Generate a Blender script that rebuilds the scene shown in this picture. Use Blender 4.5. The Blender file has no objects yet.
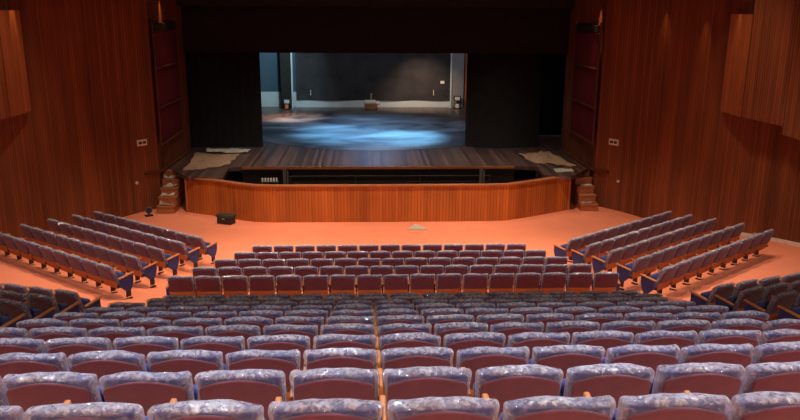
import bpy, bmesh, math, random
from mathutils import Vector, Matrix, noise
random.seed(7)
SC = bpy.context.scene
COL = SC.collection
H0 = 7.1                     # the flat floor in front of the stage lies at z = 0
CX = 0.43                    # centre line of the room

# ------------------------------------------------------------------ helpers
def link(name, me, m=None, parent=None):
    o = bpy.data.objects.new(name, me); COL.objects.link(o)
    if m is not None:
        for mm in (m if isinstance(m, (list, tuple)) else [m]): me.materials.append(mm)
    if parent is not None: o.parent = parent
    return o
def tag(o, label=None, cat=None, group=None, kind=None):
    if label: o['label'] = label
    if cat: o['category'] = cat
    if group: o['group'] = group
    if kind: o['kind'] = kind
    return o
def empty(name, loc=(0, 0, 0), rz=0.0):
    o = bpy.data.objects.new(name, None); COL.objects.link(o)
    o.location = loc; o.rotation_euler = (0, 0, rz); o.empty_display_size = .2
    return o
def mesh(name, bm, smooth=False):
    me = bpy.data.meshes.new(name)
    bmesh.ops.recalc_face_normals(bm, faces=bm.faces[:])
    bm.to_mesh(me); bm.free()
    if smooth:
        for p in me.polygons: p.use_smooth = True
    return me
def box(bm, c, s, rz=0.0, bev=0.0, mi=0, rx=0.0):
    r = bmesh.ops.create_cube(bm, size=1.0)
    vs = r['verts']
    M = Matrix.Translation(c) @ Matrix.Rotation(rz, 4, 'Z') @ Matrix.Rotation(rx, 4, 'X') @ Matrix.Diagonal((s[0], s[1], s[2], 1))
    for v in vs: v.co = M @ v.co
    fs = set(f for v in vs for f in v.link_faces)
    for f in fs: f.material_index = mi
    if bev > 0:
        es = list(set(e for v in vs for e in v.link_edges))
        bmesh.ops.bevel(bm, geom=es, offset=bev, segments=2, affect='EDGES', profile=.5)
def cyl(bm, a, b, r0, r1=None, n=12, mi=0):
    a = Vector(a); b = Vector(b); d = b - a; r1 = r0 if r1 is None else r1
    q = d.to_track_quat('Z', 'Y').to_matrix().to_4x4()
    r = bmesh.ops.create_cone(bm, cap_ends=True, segments=n, radius1=r0, radius2=r1, depth=d.length)
    M = Matrix.Translation((a + b) / 2) @ q
    for v in r['verts']: v.co = M @ v.co
def prism(bm, pts, z0, z1, mi=0):
    lo = [bm.verts.new((p[0], p[1], z0)) for p in pts]; hi = [bm.verts.new((p[0], p[1], z1)) for p in pts]
    n = len(pts)
    fs = [bm.faces.new(lo[::-1]), bm.faces.new(hi)]
    for i in range(n): fs.append(bm.faces.new((lo[i], lo[(i + 1) % n], hi[(i + 1) % n], hi[i])))
    for f in fs: f.material_index = mi

# ------------------------------------------------------------------ materials
def newmat(name):
    m = bpy.data.materials.new(name); m.use_nodes = True
    nt = m.node_tree; b = nt.nodes['Principled BSDF']
    return m, nt, b
def N(nt, t, **kw):
    n = nt.nodes.new(t)
    for k, v in kw.items(): setattr(n, k, v)
    return n
def simple(name, col, rough=.6, spec=.5, var=.0, scale=8., bump=0., sheen=0., metal=0.):
    m, nt, b = newmat(name)
    b.inputs['Base Color'].default_value = (*col, 1); b.inputs['Roughness'].default_value = rough
    b.inputs['Specular IOR Level'].default_value = spec; b.inputs['Metallic'].default_value = metal
    if sheen: b.inputs['Sheen Weight'].default_value = sheen
    if var or bump:
        tc = N(nt, 'ShaderNodeTexCoord'); no = N(nt, 'ShaderNodeTexNoise'); no.inputs['Scale'].default_value = scale
        no.inputs['Detail'].default_value = 5
        nt.links.new(tc.outputs['Object'], no.inputs['Vector'])
        if var:
            mx = N(nt, 'ShaderNodeMixRGB'); mx.inputs[1].default_value = (*[c * (1 - var) for c in col], 1)
            mx.inputs[2].default_value = (*[min(1, c * (1 + var)) for c in col], 1)
            nt.links.new(no.outputs['Fac'], mx.inputs[0]); nt.links.new(mx.outputs[0], b.inputs['Base Color'])
        if bump:
            bp = N(nt, 'ShaderNodeBump'); bp.inputs['Strength'].default_value = bump; bp.inputs['Distance'].default_value = .02
            nt.links.new(no.outputs['Fac'], bp.inputs['Height']); nt.links.new(bp.outputs[0], b.inputs['Normal'])
    return m
def strip_wood(name, c1, c2, groove, pitch, rough=.42, spec=.35, uv=True, depth=.6):
    # upright wooden strips: UV.x runs along the wall in metres, UV.y upwards
    m, nt, b = newmat(name)
    tc = N(nt, 'ShaderNodeTexCoord'); sp = N(nt, 'ShaderNodeSeparateXYZ')
    nt.links.new(tc.outputs['UV' if uv else 'Object'], sp.inputs[0])
    dv = N(nt, 'ShaderNodeMath', operation='DIVIDE'); dv.inputs[1].default_value = pitch
    nt.links.new(sp.outputs[0], dv.inputs[0])
    fl = N(nt, 'ShaderNodeMath', operation='FLOOR'); fr = N(nt, 'ShaderNodeMath', operation='FRACT')
    nt.links.new(dv.outputs[0], fl.inputs[0]); nt.links.new(dv.outputs[0], fr.inputs[0])
    wn = N(nt, 'ShaderNodeTexWhiteNoise', noise_dimensions='1D'); nt.links.new(fl.outputs[0], wn.inputs['W'])
    gr = N(nt, 'ShaderNodeTexNoise'); gr.inputs['Scale'].default_value = 1.0; gr.inputs['Detail'].default_value = 6
    mp = N(nt, 'ShaderNodeMapping'); mp.inputs['Scale'].default_value = (26, 1.3 if uv else 26, 1.3)
    nt.links.new(tc.outputs['UV' if uv else 'Object'], mp.inputs[0]); nt.links.new(mp.outputs[0], gr.inputs['Vector'])
    av = N(nt, 'ShaderNodeMath', operation='MULTIPLY_ADD'); av.inputs[1].default_value = .55
    sc = N(nt, 'ShaderNodeMath', operation='MULTIPLY'); sc.inputs[1].default_value = .5
    nt.links.new(wn.outputs['Value'], av.inputs[0]); nt.links.new(gr.outputs['Fac'], sc.inputs[0]); nt.links.new(sc.outputs[0], av.inputs[2])
    mx = N(nt, 'ShaderNodeMixRGB'); mx.inputs[1].default_value = (*c1, 1); mx.inputs[2].default_value = (*c2, 1)
    nt.links.new(av.outputs[0], mx.inputs[0])
    ln = N(nt, 'ShaderNodeTexNoise'); ln.inputs['Scale'].default_value = 1.0; ln.inputs['Detail'].default_value = 3
    m3 = N(nt, 'ShaderNodeMapping'); m3.inputs['Scale'].default_value = (1.6, .25, .25); nt.links.new(tc.outputs['UV' if uv else 'Object'], m3.inputs[0]); nt.links.new(m3.outputs[0], ln.inputs['Vector'])
    l2 = N(nt, 'ShaderNodeMapRange'); l2.inputs['From Min'].default_value = .3; l2.inputs['From Max'].default_value = .7; l2.inputs['To Min'].default_value = .68; l2.inputs['To Max'].default_value = 1.2; nt.links.new(ln.outputs['Fac'], l2.inputs['Value'])
    # groove mask
    a = N(nt, 'ShaderNodeMath', operation='LESS_THAN'); a.inputs[1].default_value = .2; nt.links.new(fr.outputs[0], a.inputs[0])
    g = N(nt, 'ShaderNodeMixRGB'); g.inputs[2].default_value = (*groove, 1)
    nt.links.new(a.outputs[0], g.inputs[0]); nt.links.new(mx.outputs[0], g.inputs[1]); vm = N(nt, 'ShaderNodeVectorMath', operation='SCALE'); nt.links.new(g.outputs[0], vm.inputs[0]); nt.links.new(l2.outputs[0], vm.inputs['Scale']); nt.links.new(vm.outputs[0], b.inputs['Base Color'])
    inv = N(nt, 'ShaderNodeMath', operation='SUBTRACT'); inv.inputs[0].default_value = 1; nt.links.new(a.outputs[0], inv.inputs[1])
    bp = N(nt, 'ShaderNodeBump'); bp.inputs['Strength'].default_value = depth; bp.inputs['Distance'].default_value = .015
    nt.links.new(inv.outputs[0], bp.inputs['Height']); nt.links.new(bp.outputs[0], b.inputs['Normal'])
    b.inputs['Roughness'].default_value = rough; b.inputs['Specular IOR Level'].default_value = spec
    return m
M = {}
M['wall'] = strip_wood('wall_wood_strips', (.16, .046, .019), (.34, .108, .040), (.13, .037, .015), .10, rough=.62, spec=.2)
M['wall_lit'] = strip_wood('pilaster_lit_wood_strips', (.26, .072, .026), (.42, .125, .04), (.18, .048, .016), .10, rough=.6, spec=.2)  # wall wood lightened to imitate stronger light on the pilaster
M['pitwood'] = strip_wood('pit_wall_wood_strips', (.40, .11, .022), (.60, .19, .035), (.32, .08, .018), .11, rough=.45)
M['rim'] = simple('pit_rim_wood', (.42, .15, .055), .45, .4, .2, 6)
M['carpet'] = simple('orange_carpet', (.84, .265, .14), .95, .1, .08, 1.3, .15)
M['stage'] = None
M['blue'] = simple('blue_velvet', (.026, .03, .15), .8, .25, .25, 14, 0, .3)
M['maroon'] = simple('maroon_back_cloth', (.115, .028, .046), .8, .25, .3, 9, 0, .2)
M['woodseat'] = simple('seat_shell_wood', (.40, .115, .03), .4, .45, .25, 12)
M['arm'] = simple('armrest_wood', (.50, .19, .055), .4, .45, .2, 12)
M['metal'] = simple('dark_metal', (.02, .018, .02), .5, .5)
M['black'] = simple('black_cloth', (.035, .03, .028), .95, .1, .3, 3)
M['backdrop'] = simple('charcoal_backdrop', (.075, .066, .068), .9, .15, .6, 1.1)
M['whitewall'] = simple('pale_painted_wall', (.62, .66, .64), .8, .2, .12, 2)
M['bluewall'] = simple('grey_blue_painted_wall', (.07, .11, .14), .8, .2, .12, 2)
M['greywall'] = simple('grey_plaster', (.27, .25, .24), .8, .2, .15, 2)
M['redstrip'] = simple('red_brown_paint', (.42, .10, .04), .7, .3, .1, 3)
M['redpanel'] = simple('dark_red_cloth', (.13, .013, .02), .9, .15, .15, 6)
M['kraft'] = simple('kraft_paper', (.66, .44, .27), .7, .3, .2, 4, .6)
M['sheet'] = simple('pale_sheet', (.82, .76, .64), .55, .4, .2, 5, .8)
M['white'] = simple('white_plastic', (.75, .72, .62), .5, .4)
M['valance'] = simple('dark_brown_cloth', (.045, .036, .034), .95, .1, .2, 3)
M['darkwood'] = simple('dark_stained_wood', (.13, .035, .014), .5, .35, .2, 8)
M['grey'] = simple('dull_steel', (.10, .09, .085), .5, .5)
M['ink'] = simple('dark_print', (.06, .04, .03), .6, .3)
M['case'] = simple('dark_green_case', (.03, .05, .035), .5, .5, .3, 8)
M['plaster'] = simple('dark_ceiling_paint', (.05, .04, .035), .9, .1)
M['orangepl'] = simple('orange_plastic', (.8, .25, .08), .5, .4)
M['step'] = simple('step_wood', (.42, .15, .06), .6, .3, .3, 5)

def stage_mat():
    m, nt, b = newmat('stage_boards')
    tc = N(nt, 'ShaderNodeTexCoord'); sp = N(nt, 'ShaderNodeSeparateXYZ'); nt.links.new(tc.outputs['Object'], sp.inputs[0])
    dv = N(nt, 'ShaderNodeMath', operation='DIVIDE'); dv.inputs[1].default_value = .12; nt.links.new(sp.outputs[0], dv.inputs[0])
    fl = N(nt, 'ShaderNodeMath', operation='FLOOR'); nt.links.new(dv.outputs[0], fl.inputs[0])
    wn = N(nt, 'ShaderNodeTexWhiteNoise', noise_dimensions='1D'); nt.links.new(fl.outputs[0], wn.inputs['W'])
    mp = N(nt, 'ShaderNodeMapping'); mp.inputs['Scale'].default_value = (9, .7, 1); nt.links.new(tc.outputs['Object'], mp.inputs[0])
    no = N(nt, 'ShaderNodeTexNoise'); no.inputs['Scale'].default_value = 1.2; no.inputs['Detail'].default_value = 6; nt.links.new(mp.outputs[0], no.inputs['Vector'])
    ad = N(nt, 'ShaderNodeMath', operation='MULTIPLY'); nt.links.new(wn.outputs['Value'], ad.inputs[0]); nt.links.new(no.outputs['Fac'], ad.inputs[1])
    rp = N(nt, 'ShaderNodeValToRGB'); rp.color_ramp.elements[0].color = (.045, .027, .022, 1); rp.color_ramp.elements[1].color = (.15, .085, .068, 1)
    rp.color_ramp.elements[1].position = .55
    nt.links.new(ad.outputs[0], rp.inputs[0]); nt.links.new(rp.outputs[0], b.inputs['Base Color'])
    b.inputs['Roughness'].default_value = .33
    return m
M['stage'] = stage_mat()
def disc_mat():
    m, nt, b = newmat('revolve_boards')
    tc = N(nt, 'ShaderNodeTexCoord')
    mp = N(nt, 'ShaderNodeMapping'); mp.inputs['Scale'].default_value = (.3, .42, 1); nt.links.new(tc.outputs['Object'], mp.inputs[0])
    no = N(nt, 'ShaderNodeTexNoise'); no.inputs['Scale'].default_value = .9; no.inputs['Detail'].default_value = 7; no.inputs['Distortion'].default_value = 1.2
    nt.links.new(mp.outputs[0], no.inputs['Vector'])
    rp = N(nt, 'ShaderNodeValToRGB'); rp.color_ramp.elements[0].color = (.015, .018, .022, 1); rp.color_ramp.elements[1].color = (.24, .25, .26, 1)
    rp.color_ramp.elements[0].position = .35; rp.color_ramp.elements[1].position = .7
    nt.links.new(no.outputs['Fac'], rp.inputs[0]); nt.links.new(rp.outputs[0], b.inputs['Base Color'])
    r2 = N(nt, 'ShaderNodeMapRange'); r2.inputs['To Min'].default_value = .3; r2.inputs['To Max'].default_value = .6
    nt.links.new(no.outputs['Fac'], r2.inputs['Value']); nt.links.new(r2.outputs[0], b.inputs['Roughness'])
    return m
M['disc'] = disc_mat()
def film_mat(name='clear_plastic_film', top=True):
    m, nt, b = newmat(name)
    nt.nodes.remove(b)
    out = [n for n in nt.nodes if n.type == 'OUTPUT_MATERIAL'][0]
    tr = N(nt, 'ShaderNodeBsdfTransparent'); tr.inputs[0].default_value = (.97, .96, .96, 1)
    gl = N(nt, 'ShaderNodeBsdfGlossy'); gl.inputs['Roughness'].default_value = .10; gl.inputs[0].default_value = (1, 1, 1, 1)
    df = N(nt, 'ShaderNodeBsdfDiffuse'); df.inputs[0].default_value = (.86, .86, 1.0, 1)
    tc = N(nt, 'ShaderNodeTexCoord')
    oi = N(nt, 'ShaderNodeObjectInfo'); va = N(nt, 'ShaderNodeVectorMath', operation='MULTIPLY_ADD')
    va.inputs[1].default_value = (37, 53, 71); nt.links.new(oi.outputs['Random'], va.inputs[0]); nt.links.new(tc.outputs['Object'], va.inputs[2])
    n1 = N(nt, 'ShaderNodeTexNoise'); n1.inputs['Scale'].default_value = 24; n1.inputs['Detail'].default_value = 4; n1.inputs['Distortion'].default_value = 1.5
    nt.links.new(va.outputs[0], n1.inputs['Vector'])
    bp = N(nt, 'ShaderNodeBump'); bp.inputs['Strength'].default_value = 1.0; bp.inputs['Distance'].default_value = .04
    nt.links.new(n1.outputs['Fac'], bp.inputs['Height'])
    n2 = N(nt, 'ShaderNodeTexNoise'); n2.inputs['Scale'].default_value = 70; n2.inputs['Detail'].default_value = 3; n2.inputs['Distortion'].default_value = .8
    nt.links.new(va.outputs[0], n2.inputs['Vector'])
    n3 = N(nt, 'ShaderNodeTexNoise'); n3.inputs['Scale'].default_value = 30; n3.inputs['Detail'].default_value = 3; n3.inputs['Distortion'].default_value = .4
    nt.links.new(va.outputs[0], n3.inputs['Vector'])
    b2 = N(nt, 'ShaderNodeBump'); b2.inputs['Strength'].default_value = 1.0; b2.inputs['Distance'].default_value = .03
    nt.links.new(n2.outputs['Fac'], b2.inputs['Height']); nt.links.new(bp.outputs[0], b2.inputs['Normal'])
    nt.links.new(b2.outputs[0], gl.inputs['Normal']); nt.links.new(bp.outputs[0], df.inputs['Normal'])
    # crumpled folds painted more opaque to imitate the light they catch
    rp = N(nt, 'ShaderNodeMapRange'); rp.inputs['From Min'].default_value = .48; rp.inputs['From Max'].default_value = .7
    rp.inputs['To Min'].default_value = .10; rp.inputs['To Max'].default_value = .75
    nt.links.new(n1.outputs['Fac'], rp.inputs['Value'])
    lw = N(nt, 'ShaderNodeLayerWeight'); lw.inputs['Blend'].default_value = .28
    pw = N(nt, 'ShaderNodeMath', operation='MULTIPLY'); pw.inputs[1].default_value = .75; nt.links.new(lw.outputs['Facing'], pw.inputs[0])
    ad = N(nt, 'ShaderNodeMath', operation='ADD', use_clamp=True); nt.links.new(rp.outputs[0], ad.inputs[0]); nt.links.new(pw.outputs[0], ad.inputs[1])
    ml = N(nt, 'ShaderNodeMath', operation='MULTIPLY'); ml.inputs[1].default_value = .46; nt.links.new(ad.outputs[0], ml.inputs[0])
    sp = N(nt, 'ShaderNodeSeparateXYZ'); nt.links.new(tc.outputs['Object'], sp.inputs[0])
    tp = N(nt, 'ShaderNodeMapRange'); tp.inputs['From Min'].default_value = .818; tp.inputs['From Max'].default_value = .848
    tp.inputs['To Min'].default_value = 0; tp.inputs['To Max'].default_value = .66 if top else 0; nt.links.new(sp.outputs[2], tp.inputs['Value'])  # painted highlight: cover turns whiter and more opaque along its top
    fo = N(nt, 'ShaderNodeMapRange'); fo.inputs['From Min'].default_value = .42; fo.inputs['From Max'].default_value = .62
    fo.inputs['To Min'].default_value = .45; fo.inputs['To Max'].default_value = 1.5; nt.links.new(n3.outputs['Fac'], fo.inputs['Value'])  # noise breaks the top band into painted sparkle
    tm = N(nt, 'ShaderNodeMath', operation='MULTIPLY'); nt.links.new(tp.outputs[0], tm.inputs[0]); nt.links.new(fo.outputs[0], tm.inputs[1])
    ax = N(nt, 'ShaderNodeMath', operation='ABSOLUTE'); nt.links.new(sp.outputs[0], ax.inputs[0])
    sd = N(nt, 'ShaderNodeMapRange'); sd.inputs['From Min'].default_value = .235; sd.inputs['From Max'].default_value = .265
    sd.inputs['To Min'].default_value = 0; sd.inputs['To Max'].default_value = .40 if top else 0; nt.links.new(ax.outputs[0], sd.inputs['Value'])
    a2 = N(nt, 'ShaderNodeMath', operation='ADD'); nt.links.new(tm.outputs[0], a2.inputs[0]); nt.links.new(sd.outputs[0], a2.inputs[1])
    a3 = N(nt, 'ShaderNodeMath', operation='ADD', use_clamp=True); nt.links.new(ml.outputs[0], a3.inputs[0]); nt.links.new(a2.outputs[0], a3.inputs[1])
    tl = N(nt, 'ShaderNodeBsdfTranslucent'); tl.inputs[0].default_value = (.97, .84, .74, 1)  # warm tint imitates the warm glow in the gaps between seats
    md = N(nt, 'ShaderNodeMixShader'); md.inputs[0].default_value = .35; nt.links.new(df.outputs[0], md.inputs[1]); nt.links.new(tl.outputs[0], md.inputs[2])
    m1 = N(nt, 'ShaderNodeMixShader'); m1.inputs[0].default_value = .55
    nt.links.new(gl.outputs[0], m1.inputs[1]); nt.links.new(md.outputs[0], m1.inputs[2])
    m2 = N(nt, 'ShaderNodeMixShader'); nt.links.new(a3.outputs[0], m2.inputs[0])
    nt.links.new(tr.outputs[0], m2.inputs[1]); nt.links.new(m1.outputs[0], m2.inputs[2])
    nt.links.new(m2.outputs[0], out.inputs[0])
    return m
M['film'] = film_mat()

# ------------------------------------------------------------------ camera
yaw, pitch, roll, FPX = math.radians(2.48), math.radians(14.757), math.radians(.317), 760.
r = Vector((math.cos(yaw), -math.sin(yaw), 0))
F = Vector((math.sin(yaw) * math.cos(pitch), math.cos(yaw) * math.cos(pitch), -math.sin(pitch)))
u = r.cross(F)
r2 = math.cos(roll) * r + math.sin(roll) * u; u2 = -math.sin(roll) * r + math.cos(roll) * u
cam = bpy.data.objects.new('camera', bpy.data.cameras.new('camera')); COL.objects.link(cam)
cam.matrix_world = Matrix(((r2.x, u2.x, -F.x, 0), (r2.y, u2.y, -F.y, 0), (r2.z, u2.z, -F.z, H0), (0, 0, 0, 1)))
cam.data.sensor_width = 36; cam.data.lens = FPX / 800 * 36; cam.data.clip_start = .05; cam.data.clip_end = 200
SC.camera = cam
def project(p):
    d = Vector(p) - Vector((0, 0, H0)); z = d.dot(F)
    return 400 + FPX * d.dot(r2) / z, 210 - FPX * d.dot(u2) / z, z

# ------------------------------------------------------------------ floor
def fz(t):                                  # carpet height as a function of distance towards the stage
    return max(0.0, H0 - 3.847 - .1539 * t)
ROWS = [(3.16 + .924 * k, H0 - 1.77 - .301 * k) for k in range(11)]      # back-top line of each row of the big centre block
HS = .86
def build_floor():
    bm = bmesh.new()
    def quad(a, b, c, d): bm.faces.new([bm.verts.new(p) for p in (a, b, c, d)])
    # front part: centre strip and two wings that slope towards the stage
    ts = [13.3, 14, 15, 16, 17, 18, 19, 20, 21.137, 24, 28, 33]
    w = 5.2; T = math.tan(math.radians(38))
    for i in range(len(ts) - 1):
        a, b = ts[i], ts[i + 1]
        quad((CX - w, a, fz(a)), (CX + w, a, fz(a)), (CX + w, b, fz(b)), (CX - w, b, fz(b)))
        for s in (-1, 1):
            e = 12.5; k = (e - w) * T
            quad((CX + s * w, a, fz(a)), (CX + s * e, a + k, fz(a)), (CX + s * e, b + k, fz(b)), (CX + s * w, b, fz(b)))
    for s in (-1, 1):                       # wedge between the cross aisle and the wings
        e = 12.5; k = (e - w) * T
        bm.faces.new([bm.verts.new(p) for p in ((CX + s * w, 13.3, fz(13.3)), (CX + s * e, 13.3, fz(13.3)), (CX + s * e, 13.3 + k, fz(13.3)))])
    # terraces of the rear centre block
    edges = [y + .72 for y, z in ROWS]
    lo = -3.0
    for k, (y, z) in enumerate(ROWS):
        a = edges[k - 1] if k else lo; b = edges[k]; h = z - HS
        quad((CX - 4.95, a, h), (CX + 4.95, a, h), (CX + 4.95, b, h), (CX - 4.95, b, h))
        h2 = ROWS[k + 1][1] - HS if k < 10 else fz(13.3)
        quad((CX - 4.95, b, h), (CX + 4.95, b, h), (CX + 4.95, b, h2), (CX - 4.95, b, h2))
    quad((CX - 4.95, edges[-1], fz(13.3)), (CX + 4.95, edges[-1], fz(13.3)), (CX + 4.95, 13.3, fz(13.3)), (CX - 4.95, 13.3, fz(13.3)))
    # aisles and rear wings: terraces of their own
    wt = [(13.3 - 1.0 * k, H0 - 5.79 + .30 * k) for k in range(0, 16)]
    T2 = math.tan(math.radians(18))
    for s in (-1, 1):
        for k in range(len(wt)):
            b, h = wt[k]; a = b - 1.0; h2 = fz(13.3) if k == 0 else wt[k - 1][1]
            b += .3; a += .3
            if k == 0: b = 13.3
            e = 12.5; kk = (e - 5.0) * T2 if k else 0
            ka = (e - 5.0) * T2
            quad((CX + s * 4.95, a, h), (CX + s * e, a + ka, h), (CX + s * e, b + (kk if k else ka), h), (CX + s * 4.95, b, h))
            if k: quad((CX + s * 4.95, b, h), (CX + s * e, b + kk, h), (CX + s * e, b + kk, h2), (CX + s * 4.95, b, h2))
            else: quad((CX + s * 4.95, b, h), (CX + s * e, b + ka, h), (CX + s * e, b + ka, h2 - .6), (CX + s * 4.95, b, h2 - .6))
    o = link('floor', mesh('floor', bm), M['carpet'])
    tag(o, 'orange carpeted floor sloping down to the stage', kind='structure')
build_floor()

# ------------------------------------------------------------------ walls
def catmull(P, n=6):
    out = []
    Q = [P[0]] + P + [P[-1]]
    for i in range(1, len(Q) - 2):
        p0, p1, p2, p3 = [Vector((*q, 0)) for q in Q[i - 1:i + 3]]
        for j in range(n):
            t = j / n
            v = .5 * ((2 * p1) + (-p0 + p2) * t + (2 * p0 - 5 * p1 + 4 * p2 - p3) * t * t + (-p0 + 3 * p1 - 3 * p2 + p3) * t ** 3)
            out.append((v.x, v.y))
    out.append(P[-1])
    return out
CURVE = catmull([(8.46, 27.5), (9.5, 26.1), (10.55, 23.4), (11.36, 20.3), (11.62, 16), (11.7, 8), (11.7, -3.5)])
CURVE = [(8.3, 32.0), (8.36, 30)] + CURVE
def wall_strip(name, pts, z0, z1, m, label, th=.25, kind='structure'):
    bm = bmesh.new(); uv = bm.loops.layers.uv.new('UVMap')
    n = len(pts)
    nr = []
    for i in range(n):
        a = Vector(pts[max(i - 1, 0)]); b = Vector(pts[min(i + 1, n - 1)]); d = (b - a).normalized()
        q = Vector((-d.y, d.x))
        if q.dot(Vector(pts[i]) - Vector((CX, 15))) < 0: q = -q
        nr.append(q)
    dist = [0.0]
    for i in range(1, n): dist.append(dist[-1] + (Vector(pts[i]) - Vector(pts[i - 1])).length)
    rows = []
    for i in range(n):
        p = Vector(pts[i]); q = p + nr[i] * th
        rows.append([bm.verts.new((p.x, p.y, z0)), bm.verts.new((p.x, p.y, z1)), bm.verts.new((q.x, q.y, z1)), bm.verts.new((q.x, q.y, z0))])
    def F4(vs, uvs):
        f = bm.faces.new(vs)
        for l, c in zip(f.loops, uvs): l[uv].uv = c
    for i in range(n - 1):
        A, B = rows[i], rows[i + 1]
        for k in range(4):
            k2 = (k + 1) % 4
            F4([A[k], B[k], B[k2], A[k2]], [(dist[i], A[k].co.z), (dist[i + 1], A[k].co.z), (dist[i + 1], A[k2].co.z), (dist[i], A[k2].co.z)])
    for R_ in (rows[0], rows[-1]):
        F4(R_, [(0, z0), (0, z1), (th, z1), (th, z0)])
    o = link(name, mesh(name, bm), m)
    if label: tag(o, label, kind=kind)
    return o
mir = lambda pts: [(2 * CX - x, y) for x, y in pts]
TOP = 10.8
wall_strip('wall_right', CURVE, -.1, TOP, M['wall'], 'right side wall of narrow red-brown upright wooden strips')
wall_strip('wall_left', mir(CURVE), -.1, TOP, M['wall'], 'left side wall of narrow red-brown upright wooden strips')
# projecting wall slabs with a stage-end pilaster coloured lighter as if lit
def on_slab(s, pts): return pts if s > 0 else mir(pts)
def slabs(s, names, sd):
    face = [(10.64, 21.2), (10.92, 19.15)]
    o = wall_strip(names[0], on_slab(s, face), 4.2, 9.6, M['wall'], 'thick wooden panel projecting from the %s wall' % sd, th=.55)
    o = wall_strip(names[1], on_slab(s, [(10.62, 22.5), (10.60, 21.15)]), 4.2, 7.03, M['wall_lit'], 'wooden pilaster with painted-in brightness at the stage end of the %s projecting panel' % sd, th=.5)
    o = wall_strip(names[2], on_slab(s, [(10.72, 19.1), (10.9, 15.5), (11.0, 9)]), 4.02, 9.6, M['wall'], 'nearer wooden panel projecting further from the %s wall' % sd, th=.7)
slabs(1, ('trim_1', 'trim_2', 'trim_3'), 'right'); slabs(-1, ('trim_4', 'trim_5', 'trim_6'), 'left')
# ceiling and rear wall
bm = bmesh.new(); box(bm, (CX, 21.5, TOP + .1), (26, 51, .2)); tag(link('ceiling', mesh('ceiling', bm), M['plaster']), 'dark ceiling above the auditorium and stage', kind='structure')
bm = bmesh.new(); box(bm, (CX, -3.5, 5.4), (24, .25, 10.9)); tag(link('wall_rear', mesh('wall_rear', bm), M['wall']), 'wooden rear wall behind the seating', kind='structure')

# ------------------------------------------------------------------ stage
SZ = 1.35
def stage():
    # stage deck: main deck behind the pit plus two side aprons
    bm = bmesh.new()
    pts = [(-4.75, 28.35), (5.62, 28.35), (6.42, 28.1), (6.34, 26.75), (7.28, 26.35), (8.36, 27.9), (8.3, 31.9), (10.5, 32.2), (10.5, 46.6), (-9.6, 46.6), (-9.6, 32.2), (-7.44, 31.9), (-7.5, 28.3), (-6.42, 26.6), (-5.1, 26.35), (-5.2, 28.1)]
    prism(bm, pts, SZ - .14, SZ)
    bmesh.ops.triangulate(bm, faces=[f for f in bm.faces if len(f.verts) > 4])
    tag(link('stage_floor', mesh('stage_floor', bm), M['stage']), 'dark stage deck of narrow worn boards', kind='structure')
    # wall under the deck (rear side of the pit) and the pit well
    bm = bmesh.new()
    box(bm, (CX, 28.6, .55), (10.4, .2, 1.3)); box(bm, (-5.35, 27.4, .55), (.2, 2.2, 1.3)); box(bm, (6.5, 27.4, .55), (.2, 1.6, 1.3))
    box(bm, (CX, 27.3, .0), (10.4, 2.4, .04))
    tag(link('trim_7', mesh('trim_7', bm), M['black']), 'black inner walls of the orchestra pit under the stage edge', kind='structure')
    # fascia of the stage edge
    bm = bmesh.new(); box(bm, (CX, 28.33, SZ - .05), (10.35, .06, .09))
    tag(link('trim_8', mesh('trim_8', bm), M['rim']), 'thin wooden nosing along the stage edge above the pit', kind='structure')
    # curved pit wall
    L = [(-6.44, 26.76), (-5.2, 26.15), (-4.4, 25.65), (-3.9, 25.42), (-3.2, 25.34), (CX, 25.32), (4.1, 25.34), (4.85, 25.42), (5.5, 25.75), (6.3, 26.2), (7.3, 26.78)]
    wall_strip('trim_9', L, 0, 1.27, M['pitwood'], 'orange-brown striped wooden wall in front of the orchestra pit', th=.12)
    bm = bmesh.new()
    ring = []
    for i, (x, y) in enumerate(L):
        a = Vector(L[max(i - 1, 0)]); b = Vector(L[min(i + 1, len(L) - 1)]); d = (b - a).normalized(); q = Vector((-d.y, d.x))
        p0 = Vector((x, y)) - q * .05; p1 = Vector((x, y)) + q * .15
        ring.append([bm.verts.new((p0.x, p0.y, 1.26)), bm.verts.new((p1.x, p1.y, 1.26)), bm.verts.new((p1.x, p1.y, 1.31)), bm.verts.new((p0.x, p0.y, 1.31))])
    for A, B in zip(ring, ring[1:]):
        for k in range(4): bm.faces.new((A[k], B[k], B[(k + 1) % 4], A[(k + 1) % 4]))
    bm.faces.new(ring[0]); bm.faces.new(ring[-1])
    tag(link('trim_10', mesh('trim_10', bm), M['rim']), 'lighter wooden rim on top of the pit wall', kind='structure')
    # side faces of the aprons beside the steps
    for s, nm, sd in ((1, 'trim_11', 'right'), (-1, 'trim_12', 'left')):
        pts = [(7.3, 26.78), (7.45, 28.6)]
        wall_strip(nm, pts if s > 0 else mir(pts), 0, 1.25, M['pitwood'], 'striped wooden side of the %s apron beside the steps' % sd, th=.1)
stage()
# steps at either end of the pit wall
def steps2(s, name, label):
    t = empty(name, (CX + s * 7.55, 26.6, 0)); tag(t, label, 'steps', 'steps up to the stage')
    for k in range(5):
        b = bmesh.new(); y0 = .32 * k; y1 = 2.0
        wd = .62 + .0 * k
        x0 = -.14 * s; 
        box(b, (x0 + .25 * s, (y0 + y1) / 2, .13 + .262 * k), (wd, y1 - y0, .24), 0, .01)
        box(b, (x0 + .25 * s, (y0 + y1) / 2 - .03, .13 + .262 * k + .125), (wd + .03, y1 - y0 + .02, .025), 0, .005)
        link('step', mesh('step', b), M['step'], t)
    return t
steps2(1, 'stage_steps', 'wooden steps to the stage beside the right wall, right of the pit wall')
steps2(-1, 'stage_steps', 'wooden steps to the stage beside the left wall, left of the pit wall')

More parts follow.
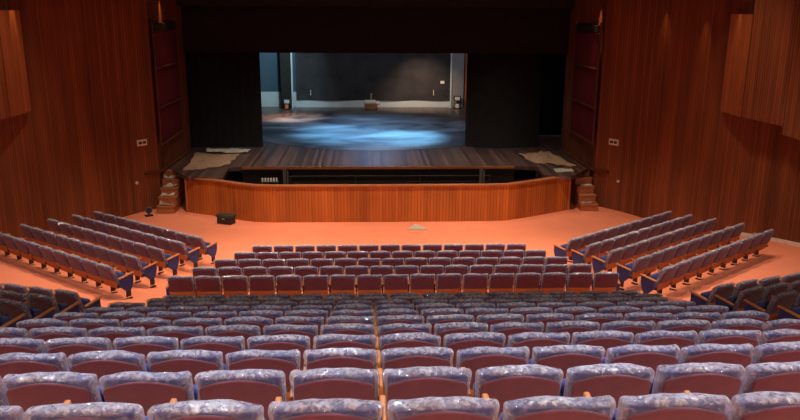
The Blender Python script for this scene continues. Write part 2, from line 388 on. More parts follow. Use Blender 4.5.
def wavy(name, outline, z, m, amp, label, cat, group=None, seed=0, n=16):
    # a crumpled sheet with thickness, outline is a quad a,b,c,d
    bm = bmesh.new(); a, b, c, d = [Vector((*p, 0)) for p in outline]
    ctr = (a + b + c + d) / 4
    g = []
    for i in range(n + 1):
        row = []
        for j in range(n + 1):
            uu, vv = i / n, j / n
            p = (a * (1 - uu) + b * uu) * (1 - vv) + (d * (1 - uu) + c * uu) * vv
            e = noise.noise_vector(Vector((p.x * 2.3 + seed, p.y * 2.3, 0)))
            edge = min(uu, 1 - uu, vv, 1 - vv)
            p = p + Vector((e.x, e.y, 0)) * min(.16, (a - c).length * .08) * (1 if edge < .01 else .4)
            hz = abs(noise.noise(Vector((p.x * 3.1 + seed, p.y * 4.3, seed)))) * amp + .004
            row.append(bm.verts.new((p.x - ctr.x, p.y - ctr.y, hz)))
        g.append(row)
    for i in range(n):
        for j in range(n): bm.faces.new((g[i][j], g[i + 1][j], g[i + 1][j + 1], g[i][j + 1]))
    bmesh.ops.solidify(bm, geom=bm.faces[:], thickness=.004)
    o = link(name, mesh(name, bm, True), m); o.location = (ctr.x, ctr.y, z); tag(o, label, cat, group); return o
wavy('protective_sheet', [(-6.7, 27.5), (-5.3, 28.5), (-5.15, 30.9), (-7.15, 31.2)], SZ, M['kraft'], .10, 'brown protective paper lying on the left side of the stage apron', 'sheet', None, 3)
wavy('protective_sheet', [(-6.5, 30.9), (-4.9, 30.6), (-4.9, 31.5), (-6.7, 31.6)], SZ + .09, M['sheet'], .10, 'pale crumpled sheet at the foot of the left black curtain', 'sheet', None, 9)
wavy('protective_sheet', [(6.6, 28.7), (7.9, 28.1), (7.7, 31.3), (6.2, 30.6)], SZ, M['kraft'], .12, 'tan protective paper lying on the right side of the stage apron', 'sheet', None, 5)
wavy('protective_sheet', [(6.9, 27.1), (7.6, 27.2), (7.65, 27.7), (6.9, 27.75)], SZ + .0, M['sheet'], .05, 'pale sheet strip at the top of the right stage steps', 'sheet', None, 6)
for s_, sd in ((-1, 'left'), (1, 'right')):
    for k, nm in enumerate(('lowest', 'second', 'third', 'fourth')):
        if s_ > 0 and k == 1: continue
        xc = CX + s_ * 7.66; y0 = 26.62 + .32 * k
        wavy('protective_sheet', [(xc - .28, y0 + .03), (xc + .24, y0 + .04), (xc + .25, y0 + .2), (xc - .25, y0 + .2)], .280 + .262 * k, M['sheet'], (.34 if s_ < 0 else .1), 'pale crumpled paper on the %s of the %s stage steps' % (nm, sd), 'sheet', 'papers on the stage steps', 20 + k + 7 * s_, n=10)

# revolving disc
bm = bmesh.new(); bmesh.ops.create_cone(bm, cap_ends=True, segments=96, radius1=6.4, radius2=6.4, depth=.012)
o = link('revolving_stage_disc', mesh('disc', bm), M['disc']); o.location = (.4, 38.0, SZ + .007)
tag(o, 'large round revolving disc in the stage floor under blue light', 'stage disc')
# back wall of the stage: pale painted lower band, blue-grey upper part
bm = bmesh.new(); box(bm, (CX, 46.75, 6.0), (20.4, .3, 9.6)); link_o = link('wall_back', mesh('wall_back', bm), M['bluewall']); tag(link_o, 'grey-blue back wall of the stage', kind='structure')
bm = bmesh.new(); box(bm, (-6.5, 46.57, SZ + .46), (6, .06, .90)); box(bm, (CX + .15, 46.5, SZ + .22), (9.9, .2, .44))
tag(link('baseboard_back', mesh('baseboard_back', bm), M['whitewall']), 'white painted lower band of the stage back wall', kind='structure')
for nm, x, lb in (('wall_stage_left', -9.7, 'dark left wing wall of the stage'), ('wall_stage_right', 10.6, 'dark right wing wall of the stage')):
    bm = bmesh.new(); box(bm, (x, 39.4, 5.5), (.2, 14.6, 10.6)); tag(link(nm, mesh(nm, bm), M['bluewall']), lb, kind='structure')
def cloth(name, x0, x1, y, z0, z1, m, folds, amp, label, cat, th=.03, bow=0.0, group=None, nx=None):
    bm = bmesh.new(); n = nx or max(24, int(folds * 8)); A = []
    xc = (x0 + x1) / 2
    for i in range(n + 1):
        t = i / n; x = x0 + (x1 - x0) * t
        yy = amp * math.sin(t * folds * 2 * math.pi) + amp * .4 * math.sin(t * folds * 5.1 + 1) - bow * (1 - (2 * t - 1) ** 2)
        A.append((x - xc, yy))
    V = []
    for (x, yy) in A: V.append([bm.verts.new((x, yy, 0)), bm.verts.new((x, yy * .8, (z1 - z0) * .5)), bm.verts.new((x, yy * .6, z1 - z0))])
    for a, b in zip(V, V[1:]):
        for k in range(2): bm.faces.new((a[k], b[k], b[k + 1], a[k + 1]))
    bmesh.ops.solidify(bm, geom=bm.faces[:], thickness=th)
    o = link(name, mesh(name, bm, True), m); o.location = (xc, y, z0); tag(o, label, cat, group); return o
cloth('stage_backdrop', -4.3, 5.0, 46.35, SZ + .42, 9.5, M['backdrop'], 3, .03, 'wide charcoal backdrop hanging on the stage back wall', 'backdrop')
cloth('stage_curtain', -7.62, -4.47, 32.35, SZ + .03, 7.6, M['black'], 9, .05, 'black curtain closing the left side of the stage', 'curtain', group=None)
cloth('stage_curtain', 4.22, 7.45, 32.55, SZ + .03, 7.6, M['black'], 1, .0, 'black curtain screen closing the right side of the stage', 'curtain', bow=.55)
cloth('stage_curtain', 7.7, 9.5, 35.6, SZ + .02, 8, M['black'], 5, .05, 'narrow dark wing curtain in the gap at the right edge of the stage', 'curtain')
cloth('stage_valance', -7.5, 8.36, 31.75, 5.38, 9.0, M['valance'], 12, .03, 'black valance hanging across the top of the stage opening', 'valance')
bm = bmesh.new(); box(bm, (CX, 31.95, 9.0), (16.6, .5, 3.6)); box(bm, (CX + .0, 31.45, 7.45), (16, .5, .5))
tag(link('trim_13', mesh('trim_13', bm), M['black']), 'black header above the stage opening', kind='structure')
# outer blocking beside the stage opening, behind the side walls
bm = bmesh.new(); box(bm, (9.5, 32.15, 5.4), (2.3, .2, 10.8)); box(bm, (-8.6, 32.15, 5.4), (2.3, .2, 10.8))
tag(link('trim_14', mesh('trim_14', bm), M['black']), 'black returns beside the stage opening', kind='structure')
# dark leg drape and column on stage left, grey pier and red strip on stage right
bm = bmesh.new(); box(bm, (-4.86, 46.0, 5.3), (.58, .5, 7.9), 0, .02)
tag(link('trim_15', mesh('trim_15', bm), M['black']), 'dark square column at the left of the backdrop', kind='structure')
bm = bmesh.new(); box(bm, (-4.5, 46.1, 5.3), (.09, .12, 7.9))
tag(link('trim_16', mesh('trim_16', bm), M['whitewall']), 'thin pale upright edge beside the dark column', kind='structure')
bm = bmesh.new(); box(bm, (5.42, 46.3, 5.3), (.78, .4, 7.9), 0, .02)
tag(link('trim_17', mesh('trim_17', bm), M['greywall']), 'grey plaster pier at the right of the backdrop', kind='structure')
bm = bmesh.new(); box(bm, (5.03, 46.1, 5.3), (.08, .1, 7.9)); 
tag(link('trim_18', mesh('trim_18', bm), M['whitewall']), 'thin pale upright edge on the grey pier', kind='structure')
bm = bmesh.new(); box(bm, (6.05, 46.3, 5.3), (.34, .3, 7.9)); tag(link('trim_19', mesh('trim_19', bm), M['redstrip']), 'red-brown painted strip right of the grey pier', kind='structure')

# ------------------------------------------------------------------ small things on the stage
def crate():
    t = empty('crate_cart', (.2, 45.6, SZ)); tag(t, 'low wooden crate with pale bundle at the foot of the backdrop', 'crate')
    b = bmesh.new()
    for k in range(3): box(b, (0, -.22, .1 + .09 * k), (.78, .02, .07), 0, .004); box(b, (0, .22, .1 + .09 * k), (.78, .02, .07), 0, .004)
    for sx in (-1, 1):
        box(b, (sx * .38, 0, .19), (.02, .46, .26), 0, .004)
    box(b, (0, 0, .06), (.78, .46, .02)); link('crate_body', mesh('crate', b), M['step'], t)
    b = bmesh.new(); box(b, (-.05, 0, .42), (.7, .36, .22), .05, .06); box(b, (.38, -.03, .36), (.26, .3, .22), .3, .06); link('bundle', mesh('bundle', b, True), M['sheet'], t)
    b = bmesh.new(); cyl(b, (.0, .1, .5), (.02, .1, .82), .02); cyl(b, (.02, .1, .82), (.02, .1, .9), .035); link('handle_post', mesh('hp', b), M['whitewall'], t)
    for sx in (-1, 1):
        b = bmesh.new(); cyl(b, (sx * .3, -.25, .045), (sx * .3, -.2, .045), .045); link('wheel', mesh('wheel', b), M['metal'], t)
crate()
def lamp_box(x, y, name, label, warm):
    t = empty(name, (x, y, SZ)); tag(t, label, 'floodlight')
    b = bmesh.new(); box(b, (0, .06, .46 if warm else .6), (.42, .22, .3), 0, .03); link('housing', mesh('housing', b), M['metal'], t)
    b = bmesh.new(); box(b, (0, -.06, .46 if warm else .6), (.3, .03, .2), 0, .01); link('reflector', mesh('reflector', b), M['white'], t, ).location = (0, 0, 0)
    b = bmesh.new()
    for sx in (-1, 1): cyl(b, (sx * .2, 0, 0), (sx * .16, .04, .36), .018); 
    box(b, (0, 0, .04), (.5, .3, .03)); link('stand', mesh('stand', b), M['metal'], t)
    b = bmesh.new(); box(b, (0, -.1, .16), (.2, .16, .24), 0, .02); link('transformer_box', mesh('tb', b), M['orangepl'] if warm else M['white'], t)
lamp_box(-4.78, 45.4, 'stage_floodlight', 'small floodlight with orange box at the foot of the dark column', True)
lamp_box(5.4, 45.8, 'stage_floodlight', 'small dark floodlight on white box at the foot of the grey pier', False)
# hooks and switch plate on the backdrop
for x, lb in ((-3.42, 'small pale hook on the left part of the backdrop'), (4.0, 'small pale hook on the right part of the backdrop')):
    b = bmesh.new(); cyl(b, (0, 0, 0), (0, -.02, .22), .022); cyl(b, (0, 0, .22), (0, -.06, .22), .03); cyl(b, (0, -.05, -.05), (0, -.01, 0), .03)
    o = link('backdrop_hook', mesh('hook', b), M['white']); o.location = (x, 46.27, 2.15); tag(o, lb, 'hook')
b = bmesh.new(); box(b, (0, 0, 0), (.24, .03, .17), 0, .006); 
t = link('switch_plate', mesh('plate', b), M['white']); t.location = (4.53, 46.25, 2.87); tag(t, 'small white plate on the right of the charcoal backdrop', 'plate')
b = bmesh.new(); box(b, (0, -.02, 0), (.06, .02, .09), 0, .004); link('rocker', mesh('rocker', b), M['white'], t)
# pit rail posts and music stand desk in the pit
for x, lb in ((-3.0, 'short grey metal post in the left part of the pit opening'), (4.1, 'short grey metal post in the right part of the pit opening')):
    b = bmesh.new(); cyl(b, (0, 0, 0), (0, 0, 1.5), .06); cyl(b, (0, 0, 1.5), (0, 0, 1.56), .03); box(b, (0, 0, .02), (.22, .22, .04), 0, .008)
    box(b, (.11, 0, .9), (.05, .05, 1.1))
    o = link('pit_post', mesh('post', b), M['grey']); o.location = (x, 26.9, .03); tag(o, lb, 'post', 'posts in the pit opening')
t = empty('pit_rack', (-3.5, 26.6, .03)); tag(t, 'low rack with white bottles behind the pit rim on the left', 'rack')
b = bmesh.new(); box(b, (0, 0, 1.12), (.62, .2, .03), 0, .006); [box(b, (sx * .28, 0, .56), (.03, .16, 1.12)) for sx in (-1, 1)]; link('rack_frame', mesh('rf', b), M['metal'], t)
for k in range(6):
    b = bmesh.new(); cyl(b, (-.25 + .1 * k, 0, 1.135), (-.25 + .1 * k, 0, 1.24), .034); cyl(b, (-.25 + .1 * k, 0, 1.24), (-.25 + .1 * k, 0, 1.27), .018); link('bottle', mesh('bt', b, False), M['white'], t)
# long bars in the pit
t = empty('pit_rail', (CX + .3, 27.5, .03)); tag(t, 'long dark rail running across the orchestra pit', 'rail')
for z in (.9, 1.12):
    b = bmesh.new(); cyl(b, (-3.6, 0, z), (3.8, 0, z), .025); link('bar', mesh('bar', b), M['black'], t)
for x in (-3.6, -1.2, 1.2, 3.8):
    b = bmesh.new(); cyl(b, (x, 0, 0), (x, 0, 1.12), .03); link('upright', mesh('up', b), M['metal'], t)
# box on the floor before the pit wall, paper on carpet
t = empty('equipment_case', (-4.85, 25.25, 0), math.radians(-25)); tag(t, 'small dark green case standing on the carpet by the left of the pit wall', 'case')
b = bmesh.new(); box(b, (0, 0, .13), (.56, .3, .2), 0, .02); link('case_body', mesh('cb', b), M['metal'], t)
b = bmesh.new(); box(b, (0, 0, .28), (.62, .34, .09), 0, .02); link('lid', mesh('cl', b), M['case'], t)
b = bmesh.new(); box(b, (0, -.18, .2), (.12, .03, .03), 0, .008); link('handle', mesh('ch', b), M['greywall'], t)
def paper():
    bm = bmesh.new()
    pts = [(-.36, -.28, .01), (.36, -.3, .012), (.1, .25, .015), (-.06, .3, .03), (0, -.02, .05)]
    v = [bm.verts.new(p) for p in pts]
    for a, b_, c in ((0, 1, 4), (1, 2, 4), (2, 3, 4), (3, 0, 4)): bm.faces.new((v[a], v[b_], v[c]))
    bmesh.ops.solidify(bm, geom=bm.faces[:], thickness=.006)
    o = link('paper_sheet', mesh('paper', bm), M['sheet']); o.location = (1.64, 24.6, .008); tag(o, 'pale folded paper lying on the carpet before the middle of the pit wall', 'paper')
paper()
t = empty('floor_fan', (-7.75, 26.3, 0), .5); t.scale = (.65,) * 3; tag(t, 'small dark round object with grey rim on the carpet at the left wall corner', 'floor object')
b = bmesh.new(); box(b, (0, 0, .03), (.4, .3, .06), 0, .015); cyl(b, (0, 0, .06), (0, 0, .18), .04); link('base', mesh('fb', b), M['metal'], t)
b = bmesh.new(); cyl(b, (0, -.06, .33), (0, .06, .33), .19, n=24); link('drum', mesh('fd', b), M['metal'], t)
b = bmesh.new()
for i in range(24):
    a0, a1 = i * math.pi / 12, (i + 1) * math.pi / 12
    cyl(b, (.18 * math.cos(a0), -.07, .33 + .18 * math.sin(a0)), (.18 * math.cos(a1), -.07, .33 + .18 * math.sin(a1)), .013, n=6)
link('rim', mesh('fr', b), M['greywall'], t)

# ------------------------------------------------------------------ wall details
def seg_point(y, inset=0.0):
    for (xa, ya), (xb, yb) in zip(CURVE, CURVE[1:]):
        if yb <= y <= ya:
            k = (ya - y) / (ya - yb); d = Vector((xb - xa, yb - ya)).normalized()
            n_ = Vector((d.y, -d.x)); 
            if n_.x > 0: n_ = -n_
            return xa + (xb - xa) * k + n_.x * inset, y + n_.y * inset, math.atan2(d.y, d.x)
for s, y, sd in ((1, 26.95, 'right'), (-1, 27.02, 'left')):
    x, yy, an = seg_point(y, .02)
    rz = an if s > 0 else -an
    if s < 0: x = 2 * CX - x
    t = empty('wall_speaker_plate', (x, yy, 2.5), rz); tag(t, 'small pale rectangular plate with two dark squares on the %s wooden wall' % sd, 'wall plate'); t.scale = (.85, 1, .85)
    b = bmesh.new(); box(b, (0, 0, 0), (.46, .05, .26), 0, .01); link('frame', mesh('pf', b), M['white'], t)
    for q in (-1, 1):
        b = bmesh.new(); box(b, (q * .095, 0, 0), (.15, .062, .11), 0, .004); link('socket', mesh('ps', b), M['ink'], t)
    x, yy, an = seg_point(26.7 if s > 0 else 26.75, .02)
    if s < 0: x = 2 * CX - x
    b = bmesh.new(); cyl(b, (0, .03, 0), (0, -.03, 0), .05, n=16); cyl(b, (0, -.03, 0), (0, -.05, 0), .03, n=12)
    o = link('wall_outlet', mesh('knob', b), M['white']); o.location = (x, yy, 1.1); o.rotation_euler.z = rz
    tag(o, 'tiny pale round fitting low on the %s wooden wall' % sd, 'fitting')
def niche(s, sd):
    X = 8.36 if s > 0 else 2 * CX - 8.36
    t = empty('wall_niche', (X, 28.9, 3.4)); tag(t, 'tall wall niche of dark red panels between rails, %s of the stage opening' % sd, 'wall niche')
    y0, y1 = 27.55 - 28.9, 30.7 - 28.9
    zs = [(-1.0, .22), (.3, 1.62), (1.7, 2.9)]           # relative to z = 3.4 → red cloth panels
    for a, b_ in zs:
        bm = bmesh.new(); box(bm, (-s * .03, (y0 + y1) / 2, (a + b_) / 2), (.05, y1 - y0, b_ - a), 0, .01); link('cloth_panel', mesh('cp', bm), M['redpanel'], t)
    for z in (-1.04, .26, 1.66):
        bm = bmesh.new(); box(bm, (-s * .07, (y0 + y1) / 2, z), (.12, y1 - y0 + .04, .05), 0, .008); link('rail', mesh('rl', bm), M['darkwood'], t)
    bm = bmesh.new(); box(bm, (-s * .04, (y0 + y1) / 2, 3.06), (.06, y1 - y0, .26), 0, .008); link('slot', mesh('sl', bm), M['black'], t)
    for y in (y0 - .05, y1 + .05):
        bm = bmesh.new(); box(bm, (-s * .04, y, 1.1), (.06, .06, 4.4), 0, .008); link('side_post', mesh('sp', bm), M['darkwood'], t)
niche(1, 'right'); niche(-1, 'left')
for s, nm, sd in ((1, 'trim_20', 'right'), (-1, 'trim_21', 'left')):
    pts = [(8.2, 31.9), (8.22, 29.9), (8.3, 27.6), (8.75, 26.95)]
    wall_strip(nm, pts if s > 0 else mir(pts), SZ - .02, SZ + .06, M['darkwood'], 'dark narrow ledge at stage height along the %s wall' % sd, th=.14)
for s, nm, sd in ((1, 'baseboard_right', 'right'),):
    pts = [(p[0] - .05, p[1]) for p in CURVE if 14 < p[1] < 21.5]
    bm = bmesh.new(); R_ = []
    for x, y in pts:
        zt = fz(y - .7813 * (x - CX - 5.2)); R_.append([bm.verts.new((x, y, zt - .05)), bm.verts.new((x + .04, y, zt - .05)), bm.verts.new((x + .04, y, zt + .10)), bm.verts.new((x, y, zt + .10))])
    for A, B in zip(R_, R_[1:]):
        for k in range(4): bm.faces.new((A[k], B[k], B[(k + 1) % 4], A[(k + 1) % 4]))
    tag(link(nm, mesh(nm, bm), M['sheet']), 'pale strip at the foot of the right wall', kind='structure')

# ------------------------------------------------------------------ seats
def pad(w, h, th, arch, rc, cy_sag, lean, z0, taper=0.0, rings=3, bulge=.02, crinkle=0.0, seed=0, bev=.03, cap=4):
    """upholstered back: rounded outline in x-z with an arched top, soft edges, curved in plan"""
    bm = bmesh.new()
    out = []
    hw = w / 2
    def add(x, z): out.append((x, z))
    nc = 5
    for i in range(nc + 1):                                    # bottom right corner
        a = -math.pi / 2 + (math.pi / 2) * i / nc; add(hw - taper - rc * .6 + rc * .6 * math.cos(a), rc * .6 + rc * .6 * math.sin(a))
    for k in range(1, 4): add(hw - taper * (1 - k / 4), rc * .6 + (h - 1.6 * rc - arch) * k / 4)
    for i in range(nc + 1):
        a = (math.pi / 2) * i / nc; add(hw - rc + rc * math.cos(a), h - arch - rc + rc * math.sin(a))
    nt_ = 8
    for k in range(1, nt_):
        t = k / nt_; x = (hw - rc) * (1 - 2 * t); add(x, h - arch + arch * (1 - (2 * t - 1) ** 2))
    for i in range(nc + 1):
        a = math.pi / 2 + (math.pi / 2) * i / nc; add(-hw + rc + rc * math.cos(a), h - arch - rc + rc * math.sin(a))
    for k in range(1, 4): add(-hw + taper * k / 4, h - arch - rc - (h - 1.6 * rc - arch) * k / 4)
    for i in range(nc + 1):
        a = math.pi + (math.pi / 2) * i / nc; add(-hw + taper + rc * .6 + rc * .6 * math.cos(a), rc * .6 + rc * .6 * math.sin(a))
    for k in range(1, 6): add((-hw + taper + rc * .6) * (1 - 2 * k / 6), 0)
    zc = h * .5
    prof = []                                                   # (inset factor metres, y)
    ns = 4
    for s_, sg in ((-1, 1), (1, -1)):
        pass
    seq = []
    for i in range(cap): seq.append(('s', .15 + .85 * i / cap, -th / 2 - bulge * (1 - (.15 + .85 * i / cap) ** 2)))
    for i in range(ns + 1):
        a = math.pi / 2 * i / ns; seq.append(('b', bev * (1 - math.sin(a)), -th / 2 + bev * (1 - math.cos(a))))
    for i in range(ns + 1):
        a = math.pi / 2 * i / ns; seq.append(('b', bev * (1 - math.cos(a)), th / 2 - bev + bev * math.sin(a)))
    for i in range(cap - 1, -1, -1): seq.append(('s', .15 + .85 * i / cap, th / 2 + bulge * (1 - (.15 + .85 * i / cap) ** 2)))
    ringsv = []
    for kind, q, y in seq:
        rv = []
        for x, z in out:
            if kind == 's':
                X = x * q * (1 - bev / hw); Z = zc + (z - zc) * q * (1 - bev / zc)
            else:
                X = x * (1 - q / hw); Z = zc + (z - zc) * (1 - q / zc)
            Y = y - cy_sag * (1 - (X / hw) ** 2) + lean * 0
            p = Vector((X, Y, Z))
            if crinkle:
                e = noise.noise_vector(Vector((X * 14 + seed * 5.1, Y * 14, Z * 14))) * crinkle + noise.noise_vector(Vector((X * 40 + seed * 5.1, Y * 40, Z * 40))) * crinkle * .5
                p += e
            p.y -= lean * p.z; p.z += z0
            rv.append(bm.verts.new(p))
        ringsv.append(rv)
    n = len(out)
    for A, B in zip(ringsv, ringsv[1:]):
        for i in range(n): bm.faces.new((A[i], A[(i + 1) % n], B[(i + 1) % n], B[i]))
    bm.faces.new(ringsv[0][::-1]); bm.faces.new(ringsv[-1])
    return bm
SM = {}
PITCH = .56
LEAN = .34
bk = pad(.495, .448, .095, .010, .05, .012, LEAN, .385, .012)
for v in bk.verts: v.co.y -= .11
SM['backrest'] = mesh('backrest', bk, True)
# rear cloth panel and the bare wooden strip under it, following the lean
def rear_panel(z0, z1, wid, off, th, arch, rc):
    bm = pad(wid, z1 - z0, th, arch, rc, .010, LEAN, z0, 0, bulge=.004, bev=min(.012, th * .45), cap=2)
    for v in bm.verts: v.co.y -= .11 + off + LEAN * (z0 - .385)
    return bm
SM['back_panel'] = mesh('back_panel', rear_panel(.49, .822, .484, .066, .03, .042, .05), True)
SM['back_board'] = mesh('back_board', rear_panel(.30, .485, .50, .055, .035, 0, .02), True)
def seat_cushion():
    bm = pad(.47, .33, .10, .0, .05, 0, -.10, .27, .02, bulge=.015)
    for v in bm.verts: v.co.y += .0
    return bm
SM['seat_cushion'] = mesh('seat_cushion', seat_cushion(), True)
def armrest(x):
    bm = bmesh.new(); box(bm, (x, .09, .57), (.036, .30, .03), 0, .01, 0, math.radians(9)); return bm
def stand(x):
    bm = bmesh.new(); box(bm, (x, .08, .32), (.03, .12, .52), 0, .008); box(bm, (x, .08, .015), (.05, .17, .03), 0, .008)
    box(bm, (x, -.07, .34), (.03, .24, .05), 0, .006, 0, math.radians(-12)); return bm
SM['arm_l'] = mesh('armrest', armrest(-.28), True); SM['arm_r'] = mesh('armrest', armrest(.28), True)
_b = bmesh.new(); box(_b, (-.28, -.17, .53), (.022, .12, .50), 0, .012, 0, math.radians(17)); SM['board'] = mesh('divider_board', _b)
SM['leg_l'] = mesh('leg', stand(-.28)); SM['leg_r'] = mesh('leg', stand(.28))
def end_panel(x):
    bm = bmesh.new()
    prof = [(-.15, .53), (.20, .58), (.20, .42), (.14, .24), (.0, .22), (-.13, .34)]
    a = [bm.verts.new((x - .022, y, z)) for y, z in prof]; b = [bm.verts.new((x + .022, y, z)) for y, z in prof]
    bm.faces.new(a); bm.faces.new(b[::-1])
    for i in range(6): bm.faces.new((a[i], b[i], b[(i + 1) % 6], a[(i + 1) % 6]))
    bmesh.ops.bevel(bm, geom=bm.edges[:], offset=.008, segments=1, affect='EDGES')
    return bm
for q_, x_ in (('cap_l', -.318), ('cap_r', .318)):
    _b = bmesh.new(); box(_b, (x_, .03, .575), (.06, .40, .035), 0, .012, 0, math.radians(8)); SM[q_] = mesh('armrest', _b, True)
SM['end_l'] = mesh('end_panel', end_panel(-.315)); SM['end_r'] = mesh('end_panel', end_panel(.315))
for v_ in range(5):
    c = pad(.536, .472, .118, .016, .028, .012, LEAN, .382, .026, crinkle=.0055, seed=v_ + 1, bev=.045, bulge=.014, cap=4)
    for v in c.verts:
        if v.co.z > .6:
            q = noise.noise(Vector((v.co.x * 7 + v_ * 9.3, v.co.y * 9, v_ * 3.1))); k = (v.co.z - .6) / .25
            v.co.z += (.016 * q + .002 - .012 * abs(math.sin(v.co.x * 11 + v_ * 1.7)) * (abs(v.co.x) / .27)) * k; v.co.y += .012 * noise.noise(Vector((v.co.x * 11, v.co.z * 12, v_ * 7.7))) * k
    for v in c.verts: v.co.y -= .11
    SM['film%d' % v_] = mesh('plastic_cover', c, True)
MATS = {'backrest': 'blue', 'back_panel': 'maroon', 'back_board': 'woodseat', 'seat_cushion': 'blue', 'arm_l': 'arm', 'arm_r': 'arm', 'board': 'arm', 'leg_l': 'metal', 'leg_r': 'metal', 'end_l': 'blue', 'end_r': 'blue', 'cap_l': 'arm', 'cap_r': 'arm'}
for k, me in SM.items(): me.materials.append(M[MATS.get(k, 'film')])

PARTS = [('backrest', 'backrest'), ('back_panel', 'back_panel'), ('back_board', 'back_board'), ('seat_cushion', 'seat_cushion'), ('armrest', 'arm_l'), ('leg', 'leg_l')]
def make_seat(v_, left_end=False, right_end=False, board=False):
    t = empty('theatre_seat')
    if board: link('divider_board', SM['board'], None, t)
    for nm, k in PARTS:
        if not (left_end and k == 'arm_l'): link(nm, SM[k], None, t)
    link('plastic_cover', SM['film%d' % v_], None, t)
    if left_end: link('end_panel', SM['end_l'], None, t); link('armrest', SM['cap_l'], None, t)
    if right_end:
        link('armrest', SM['cap_r'], None, t); link('leg', SM['leg_r'], None, t); link('end_panel', SM['end_r'], None, t)
    return t
def copy_thing(t):
    c = t.copy(); COL.objects.link(c)
    for ch in t.children:
        d = ch.copy(); COL.objects.link(d); d.parent = c
    return c
PROTO = {}
SEATS = []          # (x, y, z, rz, variant, left_end, right_end, label, group)
ORD = ['', 'first', 'second', 'third', 'fourth', 'fifth', 'sixth', 'seventh', 'eighth', 'ninth', 'tenth', 'eleventh', 'twelfth', 'thirteenth', 'fourteenth', 'fifteenth', 'sixteenth', 'seventeenth']
def in_view(x, y, z, rz):
    for lx in (-.27, 0, .27):
        px, py, d = project((x + lx * math.cos(rz), y + lx * math.sin(rz), z + .83))
        if d > .3 and -4 < px < 804 and py < 424: return True
    return False
def add_row(spots, rowlabel, group, ends=(True, True), board=None):
    """spots: left to right as seen from the back"""
    vis = [(i, s) for i, s in enumerate(spots) if in_view(*s)]
    n = len(vis)
    for j, (i, s) in enumerate(vis):
        if n == 1: w = 'only one'
        elif j == 0: w = 'leftmost'
        elif j == n - 1: w = 'rightmost'
        elif j < n / 2: w = ORD[j + 1] + ' from left'
        else: w = ORD[n - j] + ' from right'
        if n % 2 and j == n // 2 and n > 4: w = 'middle one'
        SEATS.append((*s, random.randrange(5), i == 0 and ends[0], i == len(spots) - 1 and ends[1], i == board, 'plastic-wrapped seat, %s in %s' % (w, rowlabel), group))
def rowname(k):   # nearest row first
    return 'nearest row' if k == 0 else ORD[k + 1] + ' nearest row'
X0 = .0726
for k, (y, z) in enumerate(ROWS):
    a, b = ((-6, 8) if k == 2 else (-7, 8))
    sh = 0.0
    if k >= 9: sh = .5; a, b = -7, 8
    spots = [(X0 + (i + .5 + sh) * PITCH, y + .345, z - HS, 0.0) for i in range(a, b)]
    add_row(spots, 'the %s of the large rear block' % (rowname(k) if k < 10 else 'farthest row'), 'seats in the rear centre block', board=-a if k < 8 else None)
FR = [(14.96, 17), (15.96, 16), (16.97, 15), (17.99, 14), (19.07, 13)]
for k, (y, n) in enumerate(FR):
    XF = .575
    spots = [(XF + (i - (n - 1) / 2) * PITCH, y + .345, fz(y + .345), 0.0) for i in range(n)]
    add_row(spots, 'the %s of the small front centre block' % ('farthest row' if k == 4 else rowname(k)), 'seats in the front centre block')
A37 = math.radians(37)
RB = [(6.16, 14.92), (6.06, 16.2), (5.80, 17.30), (5.56, 18.3), (5.32, 19.25)]
LB = [(-5.45, 15.7), (-5.28, 16.95), (-5.05, 18.15), (-4.76, 19.2), (-4.48, 20.15)]
for (B, s, sd) in ((RB, 1, 'right'), (LB, -1, 'left')):
    for k, (x, y) in enumerate(B):
        d = Vector((s * math.cos(A37), math.sin(A37))); f = Vector((-s * math.sin(A37), math.cos(A37)))
        tz = y - 0.0
        z = fz(y + .1)
        spots = []
        for i in range(9):
            p = Vector((x, y)) + d * (.47 + .556 * i) + f * .345
            spots.append((p.x, p.y, z - .0, s * A37))
        if s < 0: spots = spots[::-1]
        add_row(spots, 'the %s of the angled front %s block' % ('farthest row' if k == 4 else rowname(k), sd), 'seats in the angled front %s block' % sd)
A18 = math.radians(18); AR = math.radians(26)
for s, sd, xs in ((1, 'right', 6.32), (-1, 'left', -5.12)):
    for k, n in enumerate((5, 4, 3, 2)):
        y = 12.98 - 1.0 * k; z = H0 - 5.79 + .30 * k
        d = Vector((s * math.cos(A18), math.sin(A18))); f = Vector((-s * math.sin(A18), math.cos(A18)))
        spots = []
        for i in range(n):
            p = Vector((xs, y)) + d * (.36 + .559 * i) + f * .33
            spots.append((p.x, p.y, z, s * AR))
        if s < 0: spots = spots[::-1]
        add_row(spots, 'the %s of the dark rear %s block' % (('farthest row', 'second farthest row', 'third farthest row', 'nearest row')[k], sd), 'seats in the rear %s block' % sd)

def build_seats():
    for (x, y, z, rz, v_, le, re, bo, lab, grp) in SEATS:
        key = (v_, le, re, bo)
        if key not in PROTO: t = PROTO[key] = make_seat(*key)
        else: t = copy_thing(PROTO[key])
        t.location = (x, y, z); t.rotation_euler = (0, 0, rz)
        tag(t, lab, 'seat', grp)
print('SEATS in view', len(SEATS))
build_seats()

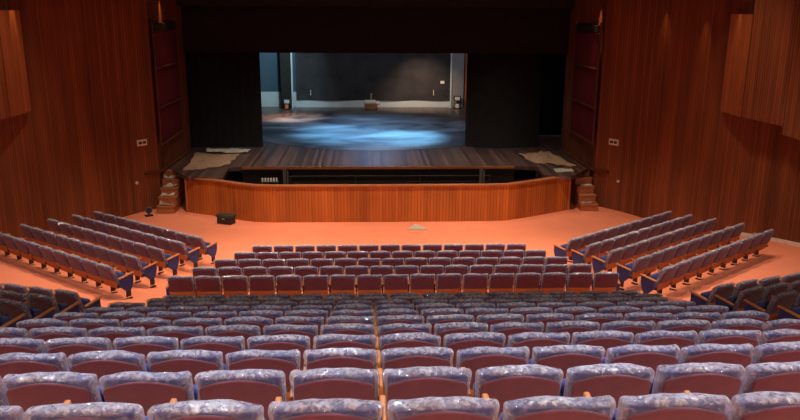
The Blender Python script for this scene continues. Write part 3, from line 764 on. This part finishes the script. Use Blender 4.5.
# ------------------------------------------------------------------ lights
def spot(name, loc, target, power, col, size=60, blend=.6, rad=.15):
    l = bpy.data.lights.new(name, 'SPOT'); l.energy = power; l.color = col; l.spot_size = math.radians(size); l.spot_blend = blend; l.shadow_soft_size = rad
    o = bpy.data.objects.new(name, l); COL.objects.link(o); o.location = loc
    o.rotation_euler = (Vector(target) - Vector(loc)).to_track_quat('-Z', 'Y').to_euler(); return o
def area(name, loc, target, power, col, sx, sy, spread=180):
    l = bpy.data.lights.new(name, 'AREA'); l.energy = power; l.color = col; l.shape = 'RECTANGLE'; l.size = sx; l.size_y = sy; l.spread = math.radians(spread)
    o = bpy.data.objects.new(name, l); COL.objects.link(o); o.location = loc
    o.rotation_euler = (Vector(target) - Vector(loc)).to_track_quat('-Z', 'Y').to_euler(); return o
WARM = (1, .78, .6); COOL = (.78, .80, 1.)
for x in (-4.2, 0.4, 5.0):
    for y, p in ((17.4, 2500), (22.4, 2600)):
        spot('house_downlight', (x, y, TOP - .1), (x * 1.1, y + .5, 0), p, WARM, 66, .8, .12)
for x in (-6.6, 7.5):
    spot('side_wall_light', (x, 20.6, TOP - .1), (CX + (11.6 if x > 0 else -11.6), 21.0, 1.0), 680, (1, .68, .45), 56, 1, .25)
    spot('house_downlight', (x, 16.5, TOP - .1), (x * 1.08, 16.8, 1.2), 1000, WARM, 80, .9, .25)
for x in (-6, -2.8, 0.4, 3.6, 6.8):
    for y, p in ((3.4, 1150), (6.6, 650)):
        spot('rear_downlight', (x, y + 2.6, TOP - .1), (x, y, 4), p, COOL, 70, .9, .05)
for x in (-3, 3.8): spot('rear_warm_downlight', (x, -1.8, TOP - .1), (x, 5, 4), 2300, WARM, 90, .9, .2)
for x in (-5.5, 0.4, 6.3):
    spot('middle_fill_light', (x, 9.2, TOP - .1), (x * 1.15, 18.0, 1.0), 1300, (.95, .88, 1), 44, .9, .1)  # added fill aimed forward to brighten the front and side seat backs
# wall washers above the side walls
for x, y, p in ((8.22, 28.0, 420), (-7.38, 28.95, 260), (10.4, 21.9, 160), (9.6, 25.3, 110), (10.15, 23.6, 150), (-9.6, 22.0, 300)):
    spot('wall_washer', (x, y, 7.95), (x + (.12 if x > 0 else -.12), y, 6), p, (1, .5, .18), 26, .9, .02)
# stage lights and added fills
spot('stage_blue_light', (-2.5, 40.5, 9.5), (-1.0, 36.5, SZ), 9000, (.16, .55, 1), 40, .9, .2)
spot('stage_blue_light', (3.5, 41, 9.5), (1.8, 35.3, SZ), 13000, (.2, .6, 1), 26, .9, .2)
spot('stage_blue_light', (0.5, 43, 9.5), (0, 38, SZ), 3500, (.3, .55, 1), 70, .9, .2)
spot('stage_warm_light', (-3.5, 41, 9), (-4.2, 41.8, SZ), 6500, (1, .7, .6), 34, .9, .1)
spot('stage_warm_light', (2.8, 44.2, 4.5), (3.4, 46.4, 1.35), 420, (1, .72, .5), 110, .9, .1)
spot('stage_cool_light', (-4, 42, 9), (-5.8, 46.7, 2.3), 1500, (.5, .85, 1), 60, .8, .1)
area('backdrop_fill_light', (.4, 36, 9.6), (.4, 46, 3), 340, (.85, .9, 1), 8, .5)  # added fill, brightens the backdrop
spot('wing_blue_fill', (8.6, 38, 6), (8.2, 34.4, SZ), 260, (.4, .6, 1), 60, .8, .1)  # added lamp imitating blue spill on the wing curtain
area('apron_fill_light', (.4, 27.5, TOP - .2), (.4, 29.2, SZ), 210, (1, .86, .76), 12, .6, 60)  # added fill that lifts the dark apron boards

w = bpy.data.worlds.new('world'); SC.world = w; w.use_nodes = True
w.node_tree.nodes['Background'].inputs[0].default_value = (.02, .02, .022, 1); w.node_tree.nodes['Background'].inputs[1].default_value = .2
SC.view_settings.view_transform = 'Standard'; SC.view_settings.look = 'None'; SC.view_settings.exposure = 0; SC.view_settings.gamma = 1
SC.view_settings.use_curve_mapping = False
